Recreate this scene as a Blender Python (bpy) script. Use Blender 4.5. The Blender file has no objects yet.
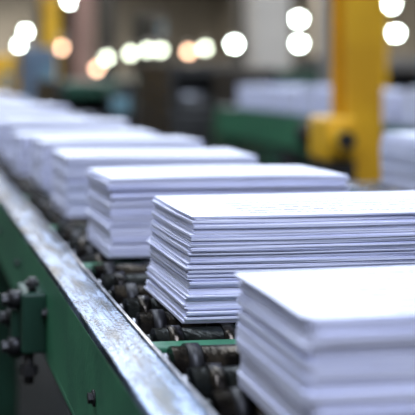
import bpy, bmesh, math, random
from mathutils import Vector, Matrix

scene = bpy.context.scene
scene.view_settings.view_transform = 'Standard'
scene.view_settings.look = 'None'
ROLL_Z = 0.85
EYE = ROLL_Z + 0.231

# ------------------------------------------------------------------ materials
def mat(name, col, rough=0.5, metal=0.0, var=0.0, vscale=8.0, col2=None, bump=0.0, bscale=60.0, emit=None, estr=0.0, spec=0.5):
    m = bpy.data.materials.new(name); m.use_nodes = True
    nt = m.node_tree; b = nt.nodes['Principled BSDF']
    b.inputs['Base Color'].default_value = (*col, 1)
    b.inputs['Roughness'].default_value = rough
    b.inputs['Metallic'].default_value = metal
    b.inputs['Specular IOR Level'].default_value = spec
    tc = nt.nodes.new('ShaderNodeTexCoord')
    if var > 0 or col2:
        n = nt.nodes.new('ShaderNodeTexNoise'); n.inputs['Scale'].default_value = vscale
        n.inputs['Detail'].default_value = 6
        nt.links.new(tc.outputs['Object'], n.inputs['Vector'])
        r = nt.nodes.new('ShaderNodeValToRGB')
        c2 = col2 if col2 else tuple(c*(1-var) for c in col)
        r.color_ramp.elements[0].position = 0.38; r.color_ramp.elements[0].color = (*c2, 1)
        r.color_ramp.elements[1].position = 0.62; r.color_ramp.elements[1].color = (*col, 1)
        nt.links.new(n.outputs['Fac'], r.inputs['Fac'])
        nt.links.new(r.outputs['Color'], b.inputs['Base Color'])
    if bump > 0:
        n2 = nt.nodes.new('ShaderNodeTexNoise'); n2.inputs['Scale'].default_value = bscale
        n2.inputs['Detail'].default_value = 4
        nt.links.new(tc.outputs['Object'], n2.inputs['Vector'])
        bp = nt.nodes.new('ShaderNodeBump'); bp.inputs['Strength'].default_value = bump
        bp.inputs['Distance'].default_value = 0.002
        nt.links.new(n2.outputs['Fac'], bp.inputs['Height'])
        nt.links.new(bp.outputs['Normal'], b.inputs['Normal'])
    if emit:
        b.inputs['Emission Color'].default_value = (*emit, 1)
        b.inputs['Emission Strength'].default_value = estr
    return m

def paper_mat(name, base=(0.82, 0.84, 0.96)):
    m = bpy.data.materials.new(name); m.use_nodes = True
    nt = m.node_tree; L = nt.links; b = nt.nodes['Principled BSDF']
    b.inputs['Roughness'].default_value = 0.75
    b.inputs['Specular IOR Level'].default_value = 0.2
    tc = nt.nodes.new('ShaderNodeTexCoord')
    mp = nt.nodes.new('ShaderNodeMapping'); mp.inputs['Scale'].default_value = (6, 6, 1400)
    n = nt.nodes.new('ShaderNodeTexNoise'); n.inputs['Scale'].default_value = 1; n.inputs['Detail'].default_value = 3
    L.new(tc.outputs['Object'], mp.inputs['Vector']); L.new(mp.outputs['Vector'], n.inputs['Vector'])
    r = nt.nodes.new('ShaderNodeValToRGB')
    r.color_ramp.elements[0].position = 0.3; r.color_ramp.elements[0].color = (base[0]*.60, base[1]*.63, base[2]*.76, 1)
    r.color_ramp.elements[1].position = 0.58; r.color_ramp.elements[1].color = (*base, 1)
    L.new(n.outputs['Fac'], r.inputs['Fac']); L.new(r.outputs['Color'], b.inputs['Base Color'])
    bp = nt.nodes.new('ShaderNodeBump'); bp.inputs['Strength'].default_value = 0.5; bp.inputs['Distance'].default_value = 0.0006
    L.new(n.outputs['Fac'], bp.inputs['Height']); L.new(bp.outputs['Normal'], b.inputs['Normal'])
    return m

def printed_mat(name, base=(0.80, 0.83, 0.92), strength=0.6):
    m = bpy.data.materials.new(name); m.use_nodes = True
    nt = m.node_tree; L = nt.links; b = nt.nodes['Principled BSDF']
    b.inputs['Roughness'].default_value = 0.75
    b.inputs['Specular IOR Level'].default_value = 0.2
    tc = nt.nodes.new('ShaderNodeTexCoord'); s = nt.nodes.new('ShaderNodeSeparateXYZ')
    L.new(tc.outputs['Object'], s.inputs[0])
    def M(op, a, bb=None, c=None):
        n = nt.nodes.new('ShaderNodeMath'); n.operation = op
        for i, v in enumerate((a, bb, c)):
            if v is None: continue
            if isinstance(v, (int, float)): n.inputs[i].default_value = v
            else: L.new(v, n.inputs[i])
        return n.outputs[0]
    y = M('MULTIPLY', s.outputs['Y'], 58.0)
    row = M('FLOOR', y); fr = M('FRACT', y)
    line = M('MULTIPLY', M('GREATER_THAN', fr, 0.25), M('LESS_THAN', fr, 0.66))
    cx = nt.nodes.new('ShaderNodeCombineXYZ')
    L.new(M('MULTIPLY', s.outputs['X'], 330.0), cx.inputs[0]); L.new(M('MULTIPLY', row, 13.7), cx.inputs[1])
    n = nt.nodes.new('ShaderNodeTexNoise'); n.inputs['Scale'].default_value = 1.0; n.inputs['Detail'].default_value = 3
    L.new(cx.outputs[0], n.inputs['Vector'])
    words = M('GREATER_THAN', n.outputs['Fac'], 0.44)
    c2 = nt.nodes.new('ShaderNodeCombineXYZ'); L.new(M('MULTIPLY', row, 7.31), c2.inputs[0])
    n3 = nt.nodes.new('ShaderNodeTexWhiteNoise'); L.new(c2.outputs[0], n3.inputs['Vector'])
    rag = M('LESS_THAN', s.outputs['X'], M('MULTIPLY_ADD', n3.outputs['Value'], 0.32, -0.02))
    mar = M('MULTIPLY', M('GREATER_THAN', s.outputs['X'], -0.095), M('LESS_THAN', s.outputs['X'], 0.135))
    ymar = M('LESS_THAN', M('ABSOLUTE', s.outputs['Y']), 0.064)
    k = M('MULTIPLY', M('MULTIPLY', line, words), M('MULTIPLY', M('MULTIPLY', rag, mar), ymar))
    k = M('MULTIPLY', k, strength)
    mx = nt.nodes.new('ShaderNodeMix'); mx.data_type = 'RGBA'
    L.new(k, mx.inputs[0]); mx.inputs[6].default_value = (*base, 1); mx.inputs[7].default_value = (0.12, 0.13, 0.18, 1)
    L.new(mx.outputs[2], b.inputs['Base Color'])
    return m

def rail_mat():
    m = bpy.data.materials.new('worn_wet_steel'); m.use_nodes = True
    nt = m.node_tree; L = nt.links; b = nt.nodes['Principled BSDF']
    b.inputs['Metallic'].default_value = 0.85
    tc = nt.nodes.new('ShaderNodeTexCoord')
    def noise(sc, vec=(1,1,1), det=5):
        mp = nt.nodes.new('ShaderNodeMapping'); mp.inputs['Scale'].default_value = vec
        n = nt.nodes.new('ShaderNodeTexNoise'); n.inputs['Scale'].default_value = sc; n.inputs['Detail'].default_value = det
        L.new(tc.outputs['Object'], mp.inputs['Vector']); L.new(mp.outputs['Vector'], n.inputs['Vector']); return n
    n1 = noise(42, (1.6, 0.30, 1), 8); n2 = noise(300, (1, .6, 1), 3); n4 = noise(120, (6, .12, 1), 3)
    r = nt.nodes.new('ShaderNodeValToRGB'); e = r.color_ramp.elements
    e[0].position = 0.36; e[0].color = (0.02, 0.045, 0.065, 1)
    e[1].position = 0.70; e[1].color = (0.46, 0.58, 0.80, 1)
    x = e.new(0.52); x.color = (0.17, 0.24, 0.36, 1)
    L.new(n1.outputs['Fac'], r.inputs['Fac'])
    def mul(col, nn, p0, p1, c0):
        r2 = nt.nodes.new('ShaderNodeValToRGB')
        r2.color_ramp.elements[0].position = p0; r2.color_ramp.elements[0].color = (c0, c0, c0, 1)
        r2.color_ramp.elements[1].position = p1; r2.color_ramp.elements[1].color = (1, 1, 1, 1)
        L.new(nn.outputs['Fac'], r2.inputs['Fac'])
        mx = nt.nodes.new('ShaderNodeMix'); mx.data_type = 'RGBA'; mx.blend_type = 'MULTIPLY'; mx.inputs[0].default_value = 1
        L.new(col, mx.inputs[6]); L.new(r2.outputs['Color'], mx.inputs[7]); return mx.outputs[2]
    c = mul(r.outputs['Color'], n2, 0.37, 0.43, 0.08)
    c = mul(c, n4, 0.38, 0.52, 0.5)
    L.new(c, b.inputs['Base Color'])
    mr = nt.nodes.new('ShaderNodeMapRange'); mr.inputs['To Min'].default_value = 0.12; mr.inputs['To Max'].default_value = 0.38
    mr.inputs['From Min'].default_value = .35; mr.inputs['From Max'].default_value = .65
    L.new(n1.outputs['Fac'], mr.inputs['Value']); L.new(mr.outputs['Result'], b.inputs['Roughness'])
    bp = nt.nodes.new('ShaderNodeBump'); bp.inputs['Strength'].default_value = 0.8; bp.inputs['Distance'].default_value = 0.0012
    L.new(n2.outputs['Fac'], bp.inputs['Height']); L.new(bp.outputs['Normal'], b.inputs['Normal'])
    return m

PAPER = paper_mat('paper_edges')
PRINT = printed_mat('printed_page', strength=0.8)
BLANK = printed_mat('printed_page_faint', strength=0.42)
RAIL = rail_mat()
GREEN = mat('green_machine_paint', (0.045, 0.20, 0.10), 0.38, 0, col2=(0.03, 0.14, 0.075), vscale=14, bump=0.2, bscale=120)
GREEND = mat('dark_green_paint', (0.02, 0.085, 0.05), 0.45, 0, var=.5, vscale=6)
OILY = mat('oily_roller_steel', (0.10, 0.085, 0.065), 0.22, 0.9, col2=(0.012, 0.011, 0.010), vscale=40, bump=0.4, bscale=150)
OILG = mat('oily_dark_sleeve', (0.03, 0.034, 0.03), 0.25, 0.6, col2=(0.007, 0.009, 0.008), vscale=50, bump=0.4, bscale=150)
BLACK = mat('black_rubber', (0.006, 0.006, 0.007), 0.45, var=.3)
STEEL = mat('bolt_steel', (0.36, 0.37, 0.40), 0.25, 0.9, var=.7, vscale=30)
DARKM = mat('dark_machine_grey', (0.034, 0.034, 0.033), 0.5, 0.2, var=.4, vscale=4)
GREYM = mat('grey_machine_paint', (0.22, 0.21, 0.195), 0.45, var=.2, vscale=3)
BLUEG = mat('blue_grey_cabinet_paint', (0.11, 0.16, 0.22), 0.45, var=.2, vscale=3)
YELL = mat('yellow_safety_paint', (0.85, 0.48, 0.02), 0.4, col2=(0.68, 0.36, 0.015), vscale=5)
SCREEN = mat('screen_glass', (0.02, 0.03, 0.04), 0.1, emit=(0.3, 0.6, 0.8), estr=0.3)
CONC = mat('painted_column', (0.60, 0.55, 0.47), 0.7, var=.12, vscale=2)
PINK = mat('reddish_painted_column', (0.42, 0.25, 0.19), 0.7, var=.2, vscale=2)
WALL = mat('factory_wall_paint', (0.40, 0.36, 0.30), 0.8, col2=(0.26, 0.24, 0.205), vscale=0.35)
CEIL = mat('ceiling_sheet', (0.45, 0.45, 0.44), 0.8, var=.15, vscale=.5)
FLOOR = mat('oily_concrete_floor', (0.016, 0.018, 0.018), 0.75, col2=(0.008, 0.010, 0.010), vscale=1.2, spec=0.08)
LAMPC = mat('lamp_lens_cool', (0.9, 0.95, 0.95), 0.4, emit=(0.86, 1.0, 0.93), estr=50)
LAMPD = mat('lamp_lens_dim', (0.8, 0.9, 0.85), 0.4, emit=(0.86, 0.95, 0.76), estr=13)
LAMPW = mat('lamp_lens_warm', (0.9, 0.8, 0.7), 0.4, emit=(1.0, 0.60, 0.38), estr=13)

# ------------------------------------------------------------------ mesh builder
class MB:
    def __init__(s): s.bm = bmesh.new(); s.mats = []
    def mi(s, m):
        if m not in s.mats: s.mats.append(m)
        return s.mats.index(m)
    def box(s, x0, x1, y0, y1, z0, z1, m, bev=0.0, rot=None):
        r = bmesh.ops.create_cube(s.bm, size=1.0)
        vs = r['verts']
        M = Matrix.Translation(((x0+x1)/2, (y0+y1)/2, (z0+z1)/2)) @ (rot or Matrix.Identity(4)) @ Matrix.Diagonal((x1-x0, y1-y0, z1-z0, 1))
        bmesh.ops.transform(s.bm, matrix=M, verts=vs)
        fs = set(f for v in vs for f in v.link_faces)
        i = s.mi(m)
        for f in fs: f.material_index = i
        if bev > 0:
            es = list(set(e for v in vs for e in v.link_edges))
            bmesh.ops.bevel(s.bm, geom=es, offset=bev, segments=2, profile=0.5, affect='EDGES', material=i)
    def cyl(s, p0, p1, r, m, seg=20, r2=None):
        p0 = Vector(p0); p1 = Vector(p1); d = p1-p0
        q = Vector((0, 0, 1)).rotation_difference(d.normalized()).to_matrix().to_4x4()
        M = Matrix.Translation((p0+p1)/2) @ q
        res = bmesh.ops.create_cone(s.bm, cap_ends=True, segments=seg, radius1=r, radius2=(r if r2 is None else r2), depth=d.length, matrix=M)
        i = s.mi(m)
        for f in set(f for v in res['verts'] for f in v.link_faces):
            f.material_index = i
            if len(f.verts) == 4 and seg > 6: f.smooth = True
    def done(s, name, parent=None, loc=None):
        me = bpy.data.meshes.new(name); s.bm.to_mesh(me); s.bm.free()
        for m in s.mats: me.materials.append(m)
        o = bpy.data.objects.new(name, me); scene.collection.objects.link(o)
        if parent: o.parent = parent
        if loc: o.location = loc
        return o

def empty(name, loc=(0, 0, 0)):
    e = bpy.data.objects.new(name, None); scene.collection.objects.link(e); e.location = loc
    e.empty_display_size = 0.1
    return e

# ------------------------------------------------------------------ paper stacks
def outline(w, d, r):
    pts = []
    hw, hd = w/2, d/2
    for cx, cy, a0 in ((hw-r, hd-r, 0), (-hw+r, hd-r, 90), (-hw+r, -hd+r, 180), (hw-r, -hd+r, 270)):
        arc = [(cx+r*math.cos(math.radians(a0+a)), cy+r*math.sin(math.radians(a0+a))) for a in (0, 30, 60, 90)]
        if pts:
            px, py = pts[-1]; qx, qy = arc[0]
            n = 10 if abs(px-qx) > abs(py-qy) else 5
            for k in range(1, n): pts.append((px+(qx-px)*k/n, py+(qy-py)*k/n))
        pts += arc
    px, py = pts[-1]; qx, qy = pts[0]
    for k in range(1, 5): pts.append((px+(qx-px)*k/5, py+(qy-py)*k/5))
    return pts

def paper_stack(x, y, h, seed, w=0.305, d=0.16, tmin=0.0014, tmax=0.0034, jit=0.0009, corner=0.0012, drift=0.0, top=None, rot=0.0, z=ROLL_Z, gaps=(0.00015, 0.0003, 0.0003, 0.0006, 0.0010), ang=.0035):
    rnd = random.Random(seed)
    bm = bmesh.new()
    base = outline(w, d, corner)
    cz = 0.0
    gx = gy = 0.0
    ph = rnd.uniform(0, 6)
    while cz < h:
        t = rnd.uniform(tmin, tmax)
        last = cz + t >= h
        if last: t = 0.0012
        gap = rnd.choice(gaps)
        if rnd.random() < 0.14:
            gx = rnd.uniform(-.0028, .0028); gy = rnd.uniform(-.0025, .0025)
        f = cz/h
        ox = gx + rnd.gauss(0, jit) - drift*(1-f)
        oy = gy + rnd.gauss(0, jit) - drift*0.4*(1-f)
        a = rnd.gauss(0, ang); ca, sa = math.cos(a), math.sin(a)
        lo, hi = [], []
        lc = rnd.choice((0, 0, 0, 1)) * rnd.uniform(0.0, gap*0.8)
        for (px, py) in base:
            qx = px*ca - py*sa + ox; qy = px*sa + py*ca + oy
            dz = 0.0012*f*math.sin(qx*14+ph) + 0.0008*f*math.sin(qy*25+ph*2)
            dz += lc*max(0, -px/(w/2))*max(0, -py/(d/2))
            lo.append(bm.verts.new((qx, qy, cz+dz))); hi.append(bm.verts.new((qx, qy, cz+t+dz)))
        n = len(base)
        for i in range(n):
            j = (i+1) % n
            bm.faces.new((lo[i], lo[j], hi[j], hi[i]))
        ft = bm.faces.new(hi); bm.faces.new(lo[::-1])
        if last: ft.material_index = 1
        cz += t + gap
        if last: break
    me = bpy.data.meshes.new('paper_stack'); bm.to_mesh(me); bm.free()
    me.materials.append(PAPER); me.materials.append(top or BLANK)
    o = bpy.data.objects.new('paper_stack', me); scene.collection.objects.link(o)
    o.location = (x+w/2, y+d/2, z); o.rotation_euler = (0, 0, math.radians(rot))
    return o

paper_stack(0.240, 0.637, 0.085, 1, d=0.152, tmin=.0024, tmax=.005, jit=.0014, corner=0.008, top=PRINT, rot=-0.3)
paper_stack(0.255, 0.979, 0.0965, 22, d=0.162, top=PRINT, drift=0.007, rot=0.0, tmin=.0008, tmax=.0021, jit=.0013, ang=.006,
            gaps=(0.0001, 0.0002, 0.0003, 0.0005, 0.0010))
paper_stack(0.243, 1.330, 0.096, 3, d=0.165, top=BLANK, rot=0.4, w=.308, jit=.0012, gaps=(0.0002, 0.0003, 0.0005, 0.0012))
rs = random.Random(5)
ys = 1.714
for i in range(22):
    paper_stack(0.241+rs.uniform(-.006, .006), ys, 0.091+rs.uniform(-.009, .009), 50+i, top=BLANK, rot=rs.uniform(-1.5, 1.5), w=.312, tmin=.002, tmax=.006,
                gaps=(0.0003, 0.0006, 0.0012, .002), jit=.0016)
    ys += 0.345

# ------------------------------------------------------------------ conveyors
def conveyor(x0, x1, y0, y1, beam_h=0.10, pitch=0.066, phase=0.0, crossbars=(), bed=True, zt=ROLL_Z, fl=0.041):
    root = empty('roller_conveyor')
    b = MB()
    for side, xa in ((-1, x0), (1, x1)):
        xin = xa - side*fl
        lo, hi = min(xa, xin), max(xa, xin)
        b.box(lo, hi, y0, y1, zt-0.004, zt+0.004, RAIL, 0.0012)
        wx0, wx1 = (xa, xa+0.006) if side < 0 else (xa-0.006, xa)
        b.box(wx0, wx1, y0, y1, zt-beam_h, zt-0.0035, GREEN, 0.0008)
        b.box(lo, hi, y0, y1, zt-beam_h-0.006, zt-beam_h, GREEN, 0.001)
        lx0, lx1 = (xin-0.003, xin+0.001) if side < 0 else (xin-0.001, xin+0.003)
        b.box(lx0, lx1, y0, y1, zt-0.03, zt+0.006, STEEL, 0.0006)
        y = y0 + 0.12
        while y < y1:
            s = side
            b.cyl((xa, y, zt-0.05), (xa+s*0.002, y, zt-0.05), 0.007, DARKM, 20)
            b.cyl((xa+s*0.002, y, zt-0.05), (xa+s*0.006, y, zt-0.05), 0.0048, DARKM, 6)
            y += 0.33
    b.done('side_beams', root)
    b = MB(); y = y0 + 0.03 + phase; k = 0
    xa, xb = x0+fl+0.002, x1-fl-0.002
    while y < y1-0.02:
        zc = zt-0.0205
        b.cyl((xa-.002, y, zc), (xb+.002, y, zc), 0.006, STEEL, 12)
        for s, e in ((xa, 1), (xb, -1)):
            b.cyl((s+e*0.003, y, zc), (s+e*0.010, y, zc), 0.011, BLACK, 6)
            b.cyl((s+e*0.011, y, zc), (s+e*0.016, y, zc), 0.013, STEEL if k % 3 else OILG, 20)
        b.cyl((xa+0.018, y, zc), (xb-0.018, y, zc), 0.0182, OILY if k % 2 else OILG, 28)
        xx = xa+0.030
        while xx < xb-0.03:
            b.cyl((xx, y, zc), (xx+0.012, y, zc), 0.0205, BLACK if k % 2 else OILY, 28)
            xx += 0.050
        y += pitch; k += 1
    b.done('rollers', root)
    b = MB()
    for yc in crossbars:
        b.box(x0+0.007, x1-0.007, yc-0.011, yc+0.011, zt-0.036, zt-0.008, GREEN, 0.002)
    y = y0+0.15
    while y < y1:
        b.box(x0+0.007, x1-0.007, y-0.02, y+0.02, zt-beam_h, zt-beam_h+0.03, GREEND, 0.002)
        y += 0.5
    if bed:
        b.box(x0+0.01, x1-0.01, y0+0.02, y1-0.02, zt-beam_h-0.03, zt-beam_h-0.006, BLACK, 0.002)
    b.done('cross_members', root)
    b = MB()
    n = max(2, int((y1-y0)/1.6)+1)
    for i in range(n):
        y = y0+0.25 + (y1-y0-0.5)*i/(n-1)
        for xx in (x0+0.03, x1-0.03):
            b.box(xx-0.025, xx+0.025, y-0.025, y+0.025, 0.01, zt-beam_h-0.005, GREEND, 0.003)
            b.box(xx-0.05, xx+0.05, y-0.05, y+0.05, 0.0, 0.012, DARKM, 0.002)
        b.box(x0+0.03, x1-0.03, y-0.015, y+0.015, 0.22, 0.26, GREEND, 0.002)
    b.done('legs', root)
    return root

cb = [0.18+0.066*(k+.5) for k in (11, 17, 22, 28)]
main = conveyor(0.157, 0.640, 0.15, 9.6, crossbars=cb)

b = MB()
b.box(0.128, 0.158, 1.265, 1.335, 0.752, 0.822, GREEND, 0.003)
b.box(0.118, 0.130, 1.285, 1.315, 0.742, 0.800, GREEND, 0.002)
for zc, yy in ((0.812, 1.285), (0.785, 1.31), (0.757, 1.285)):
    b.cyl((0.132, yy, zc), (0.114, yy, zc), 0.011, BLACK, 18)
    b.cyl((0.114, yy, zc), (0.107, yy, zc), 0.0075, DARKM, 6)
b.cyl((0.138, 1.28, 0.752), (0.138, 1.28, 0.715), 0.006, DARKM, 12)
b.cyl((0.138, 1.28, 0.735), (0.138, 1.28, 0.725), 0.011, DARKM, 6)
b.cyl((0.142, 1.28, 0.822), (0.142, 1.28, 0.838), 0.005, DARKM, 12)
b.cyl((0.142, 1.28, 0.828), (0.142, 1.28, 0.834), 0.009, DARKM, 6)
b.done('tensioner_bracket', main)

conveyor(1.96, 2.46, 3.2, 6.9, beam_h=0.17)
y = 3.3
for i in range(12):
    paper_stack(2.02, y, 0.145+rs.uniform(-.015, .012), 200+i, w=.34, d=.2, rot=rs.uniform(-1, 1), tmin=.004, tmax=.008)
    y += 0.285
conveyor(0.84, 1.30, 0.9, 2.22, beam_h=0.11)
paper_stack(0.945, 1.95, 0.104, 301, w=.30, d=.17, tmin=.002, tmax=.005)
paper_stack(0.93, 1.45, 0.10, 302, w=.30, d=.17, tmin=.002, tmax=.005)

# ------------------------------------------------------------------ yellow post with gearmotor
b = MB()
b.box(1.370, 1.495, 3.34, 3.352, 0.012, 4.2, YELL, 0.002)
b.box(1.370, 1.495, 3.448, 3.46, 0.012, 4.2, YELL, 0.002)
b.box(1.424, 1.440, 3.35, 3.45, 0.012, 4.2, YELL, 0.001)
b.box(1.30, 1.56, 3.28, 3.52, 0.0, 0.015, YELL, 0.003)
for sx in (1.33, 1.53):
    for sy in (3.31, 3.49):
        b.cyl((sx, sy, 0.014), (sx, sy, 0.04), 0.012, STEEL, 6)
b.box(1.262, 1.372, 3.24, 3.38, 0.800, 0.935, YELL, 0.012)
b.cyl((1.315, 3.24, 0.868), (1.315, 3.205, 0.868), 0.044, YELL, 28)
b.cyl((1.315, 3.205, 0.868), (1.315, 3.185, 0.868), 0.026, DARKM, 24)
for k in range(6):
    b.cyl((1.315, 3.39+k*0.02, 0.868), (1.315, 3.40+k*0.02, 0.868), 0.052, DARKM, 24)
b.cyl((1.315, 3.38, 0.868), (1.315, 3.52, 0.868), 0.044, DARKM, 24)
b.box(1.27, 1.37, 3.25, 3.37, 0.60, 0.80, DARKM, 0.006)
b.box(1.26, 1.46, 3.30, 3.42, 0.56, 0.60, YELL, 0.004)
b.done('yellow_support_post')

def post(name, x, y, w, h, m):
    b = MB()
    b.box(x-w/2, x+w/2, y-w/2, y+w/2, 0.0, h, m, min(.02, w*.08))
    b.box(x-w*.75, x+w*.75, y-w*.75, y+w*.75, 0.0, 0.06, m, 0.01)
    b.box(x-w*.62, x+w*.62, y-w*.62, y+w*.62, h-.15, h, m, 0.01)
    return b.done(name)
H = 6.0
post('steel_column', 3.28, 8.24, 0.17, H, GREYM)
post('building_column', 4.84, 14.5, 0.50, H, CONC)
post('building_column', 7.60, 19.2, 0.50, H, CONC)
post('building_column', 2.80, 17.8, 0.34, H, PINK)
post('building_column', 5.4, 30.0, 0.5, H, DARKM)
post('building_column', 9.4, 30.0, 0.6, H, DARKM)
post('building_column', 11.6, 22.0, 0.6, H, CONC)
post('yellow_column', 1.78, 13.9, 0.20, 2.0, YELL)
post('yellow_column', 4.05, 9.2, 0.16, 2.4, YELL)

# ------------------------------------------------------------------ press machines
def press(name, x0, x1, y0, y1, h, body, frame, accent):
    b = MB(); w = x1-x0; l = y1-y0
    b.box(x0+.03, x1-.03, y0+.03, y1-.03, 0.0, .12, BLACK, .005)
    b.box(x0, x1, y0, y1, .10, h*.55, body, .02)
    b.box(x0, x0+w*.10, y0+l*.04, y1-l*.04, h*.53, h, frame, .015)
    b.box(x1-w*.10, x1, y0+l*.04, y1-l*.04, h*.53, h, frame, .015)
    b.box(x0+w*.08, x1-w*.08, y0+l*.3, y1-l*.05, h*.86, h*.98, body, .01)
    for k in range(4):
        zc = h*(.60+.07*k); yc = y0+l*(.18+.17*k)
        b.cyl((x0+w*.09, yc, zc), (x1-w*.09, yc, zc), h*.05, STEEL if k % 2 else DARKM, 24)
    for k in range(3):
        xa = x0+w*(.08+.3*k)
        b.box(xa, xa+w*.24, y0-.012, y0+.004, h*.18, h*.46, frame, .006)
        b.cyl((xa+w*.20, y0-.012, h*.32), (xa+w*.20, y0-.04, h*.32), .012, STEEL, 12)
    b.box(x0+w*.62, x0+w*.92, y0-.05, y0+.06, h*.70, h*.90, accent, .008)
    b.box(x0+w*.66, x0+w*.88, y0-.054, y0-.048, h*.75, h*.87, SCREEN)
    b.box(x0+w*.74, x0+w*.80, y0-.03, y0+.03, h*.5, h*.72, frame, .004)
    return b.done(name)
press('printing_press', 1.15, 1.80, 8.6, 10.2, 1.00, GREEND, DARKM, DARKM)
press('printing_press', 2.7, 3.5, 11.2, 13.0, 1.16, DARKM, DARKM, GREEND)
press('printing_press', 2.9, 3.7, 8.6, 10.4, 1.10, GREEND, DARKM, YELL)
press('printing_press', 3.95, 4.9, 6.6, 8.2, 1.15, GREYM, BLUEG, YELL)
press('printing_press', 5.0, 6.4, 12.0, 14.0, 1.25, GREYM, DARKM, YELL)
press('printing_press', 1.9, 2.6, 14.5, 16.5, 0.92, BLUEG, DARKM, YELL)
press('printing_press', 6.6, 8.2, 14.0, 16.5, 1.25, DARKM, GREEND, YELL)
press('printing_press', 3.4, 4.4, 19.0, 22.0, 0.92, GREEND, GREYM, YELL)
press('printing_press', 5.6, 7.6, 20.0, 22.5, 1.20, DARKM, GREYM, YELL)
press('printing_press', 0.9, 1.8, 18.0, 21.0, 1.35, GREYM, YELL, BLUEG)
press('folding_unit', 5.9, 6.5, 27.5, 29.0, 2.6, DARKM, DARKM, GREYM)
press('folding_unit', 4.0, 5.3, 33.0, 35.0, 3.2, DARKM, DARKM, GREYM)

def cabinet(name, x, y, w, d, h, m):
    b = MB()
    b.box(x, x+w, y, y+d, 0.0, .08, BLACK, .004)
    b.box(x, x+w, y, y+d, .08, h, m, .012)
    b.box(x+.02, x+w/2-.004, y-.012, y, .12, h-.05, m, .004)
    b.box(x+w/2+.004, x+w-.02, y-.012, y, .12, h-.05, m, .004)
    b.cyl((x+w/2-.03, y-.03, h*.5), (x+w/2-.03, y-.03, h*.62), .008, STEEL, 10)
    b.box(x+w*.58, x+w*.9, y-.018, y-.01, h*.72, h*.86, SCREEN)
    return b.done(name)
cabinet('control_cabinet', 1.08, 10.6, .34, .4, 1.30, BLUEG)
cabinet('control_cabinet', 0.74, 10.9, .28, .4, 1.22, YELL)

# ------------------------------------------------------------------ hall
X0, X1, Y0, Y1 = -5.0, 18.0, -5.0, 62.0
def slab(name, x0, x1, y0, y1, z0, z1, m):
    b = MB(); b.box(x0, x1, y0, y1, z0, z1, m); return b.done(name)
slab('floor', X0, X1, Y0, Y1, -0.1, 0.0, FLOOR)
slab('ceiling', X0, X1, Y0, Y1, H, H+0.1, CEIL)
slab('wall_left', X0-.2, X0, Y0, Y1, 0, H, WALL)
slab('wall_right', X1, X1+.2, Y0, Y1, 0, H, WALL)
slab('wall_back', X0, X1, Y1, Y1+.2, 0, H, WALL)
slab('wall_front', X0, X1, Y0-.2, Y0, 0, H, WALL)

# ------------------------------------------------------------------ pendant lamps
def lamp(x, y, dz, m, w=.22):
    z = EYE+dz
    b = MB()
    b.cyl((x, y, z+.16), (x, y, H), .012, DARKM, 8)
    b.cyl((x, y, z+.05), (x, y, z+.18), w*.62, GREYM, 24, r2=w*.2)
    r = bmesh.ops.create_uvsphere(b.bm, u_segments=20, v_segments=12, radius=w/2, matrix=Matrix.Translation((x, y, z)))
    i = b.mi(m)
    for f in set(f for v in r['verts'] for f in v.link_faces): f.material_index = i; f.smooth = True
    return b.done('pendant_lamp')
for p in [(3.52, 24.0, 1.54), (3.83, 30.8, 1.52), (4.22, 40.2, 1.42), (4.75, 48.0, 1.10), (5.10, 54.0, .65),
          (7.3, 24.2, .59), (8.77, 24.05, .61), (8.42, 24.0, 1.16), (8.82, 24.2, 1.17),
          (10.87, 23.8, 1.50), (10.87, 23.6, .84)]:
    lamp(*p, LAMPC, .18)
for p in [(4.96, 24.5, .38), (5.35, 24.5, .46), (5.66, 24.5, .46), (6.64, 24.3, .5), (4.4, 24.4, .28)]:
    lamp(*p, LAMPD, .15)
for p in [(6.26, 24.3, .42), (4.2, 24.6, .04), (3.90, 24.7, -.10), (3.3, 24.0, .50)]:
    lamp(*p, LAMPW, .16)

# ------------------------------------------------------------------ light
def area(name, x, y, sx, sy, power, col=(0.77, 0.85, 1.0), z=H-0.03):  # area lights added under the closed ceiling, which has no roof openings
    l = bpy.data.lights.new(name, 'AREA'); l.shape = 'RECTANGLE'; l.size = sx; l.size_y = sy
    l.energy = power; l.color = col
    o = bpy.data.objects.new(name, l); scene.collection.objects.link(o); o.location = (x, y, z)
    return o
area('ceiling_fill', 0.5, -2.4, 4, 4, 560, (0.70, 0.77, 1.0))  # added fill behind the camera for the front faces of the stacks
area('ceiling_fill', -2.0, 5.0, 3, 8, 400)
area('ceiling_fill', 2.5, 9.0, 3, 12, 850)  # added panel for the paper tops and a cool gleam on the rail
area('ceiling_fill', 7.0, 6.0, 3, 8, 330)
area('ceiling_fill', 6.0, 22.0, 6, 10, 1500, (1, .94, .85))
area('ceiling_fill', 6.0, 38.0, 6, 10, 1700, (1, .94, .85))
area('ceiling_fill', 6.0, 54.0, 6, 8, 1900, (1, .94, .85))
w = bpy.data.worlds.new('world'); scene.world = w; w.use_nodes = True
w.node_tree.nodes['Background'].inputs[0].default_value = (0.5, 0.6, 0.7, 1)
w.node_tree.nodes['Background'].inputs[1].default_value = 0.3

# ------------------------------------------------------------------ camera
cam = bpy.data.cameras.new('camera'); co = bpy.data.objects.new('camera', cam); scene.collection.objects.link(co)
co.location = (0, 0, EYE)
yaw = math.atan(0.132)
co.rotation_euler = (math.radians(90), 0, -yaw)
cam.sensor_width = 36; cam.lens = 36*1100/415
cam.shift_x = (207.5-55)/415; cam.shift_y = -(207.5-70)/415
cam.clip_start = 0.02; cam.clip_end = 200
cam.dof.use_dof = True; cam.dof.focus_distance = 1.01; cam.dof.aperture_fstop = 4.8
scene.camera = co
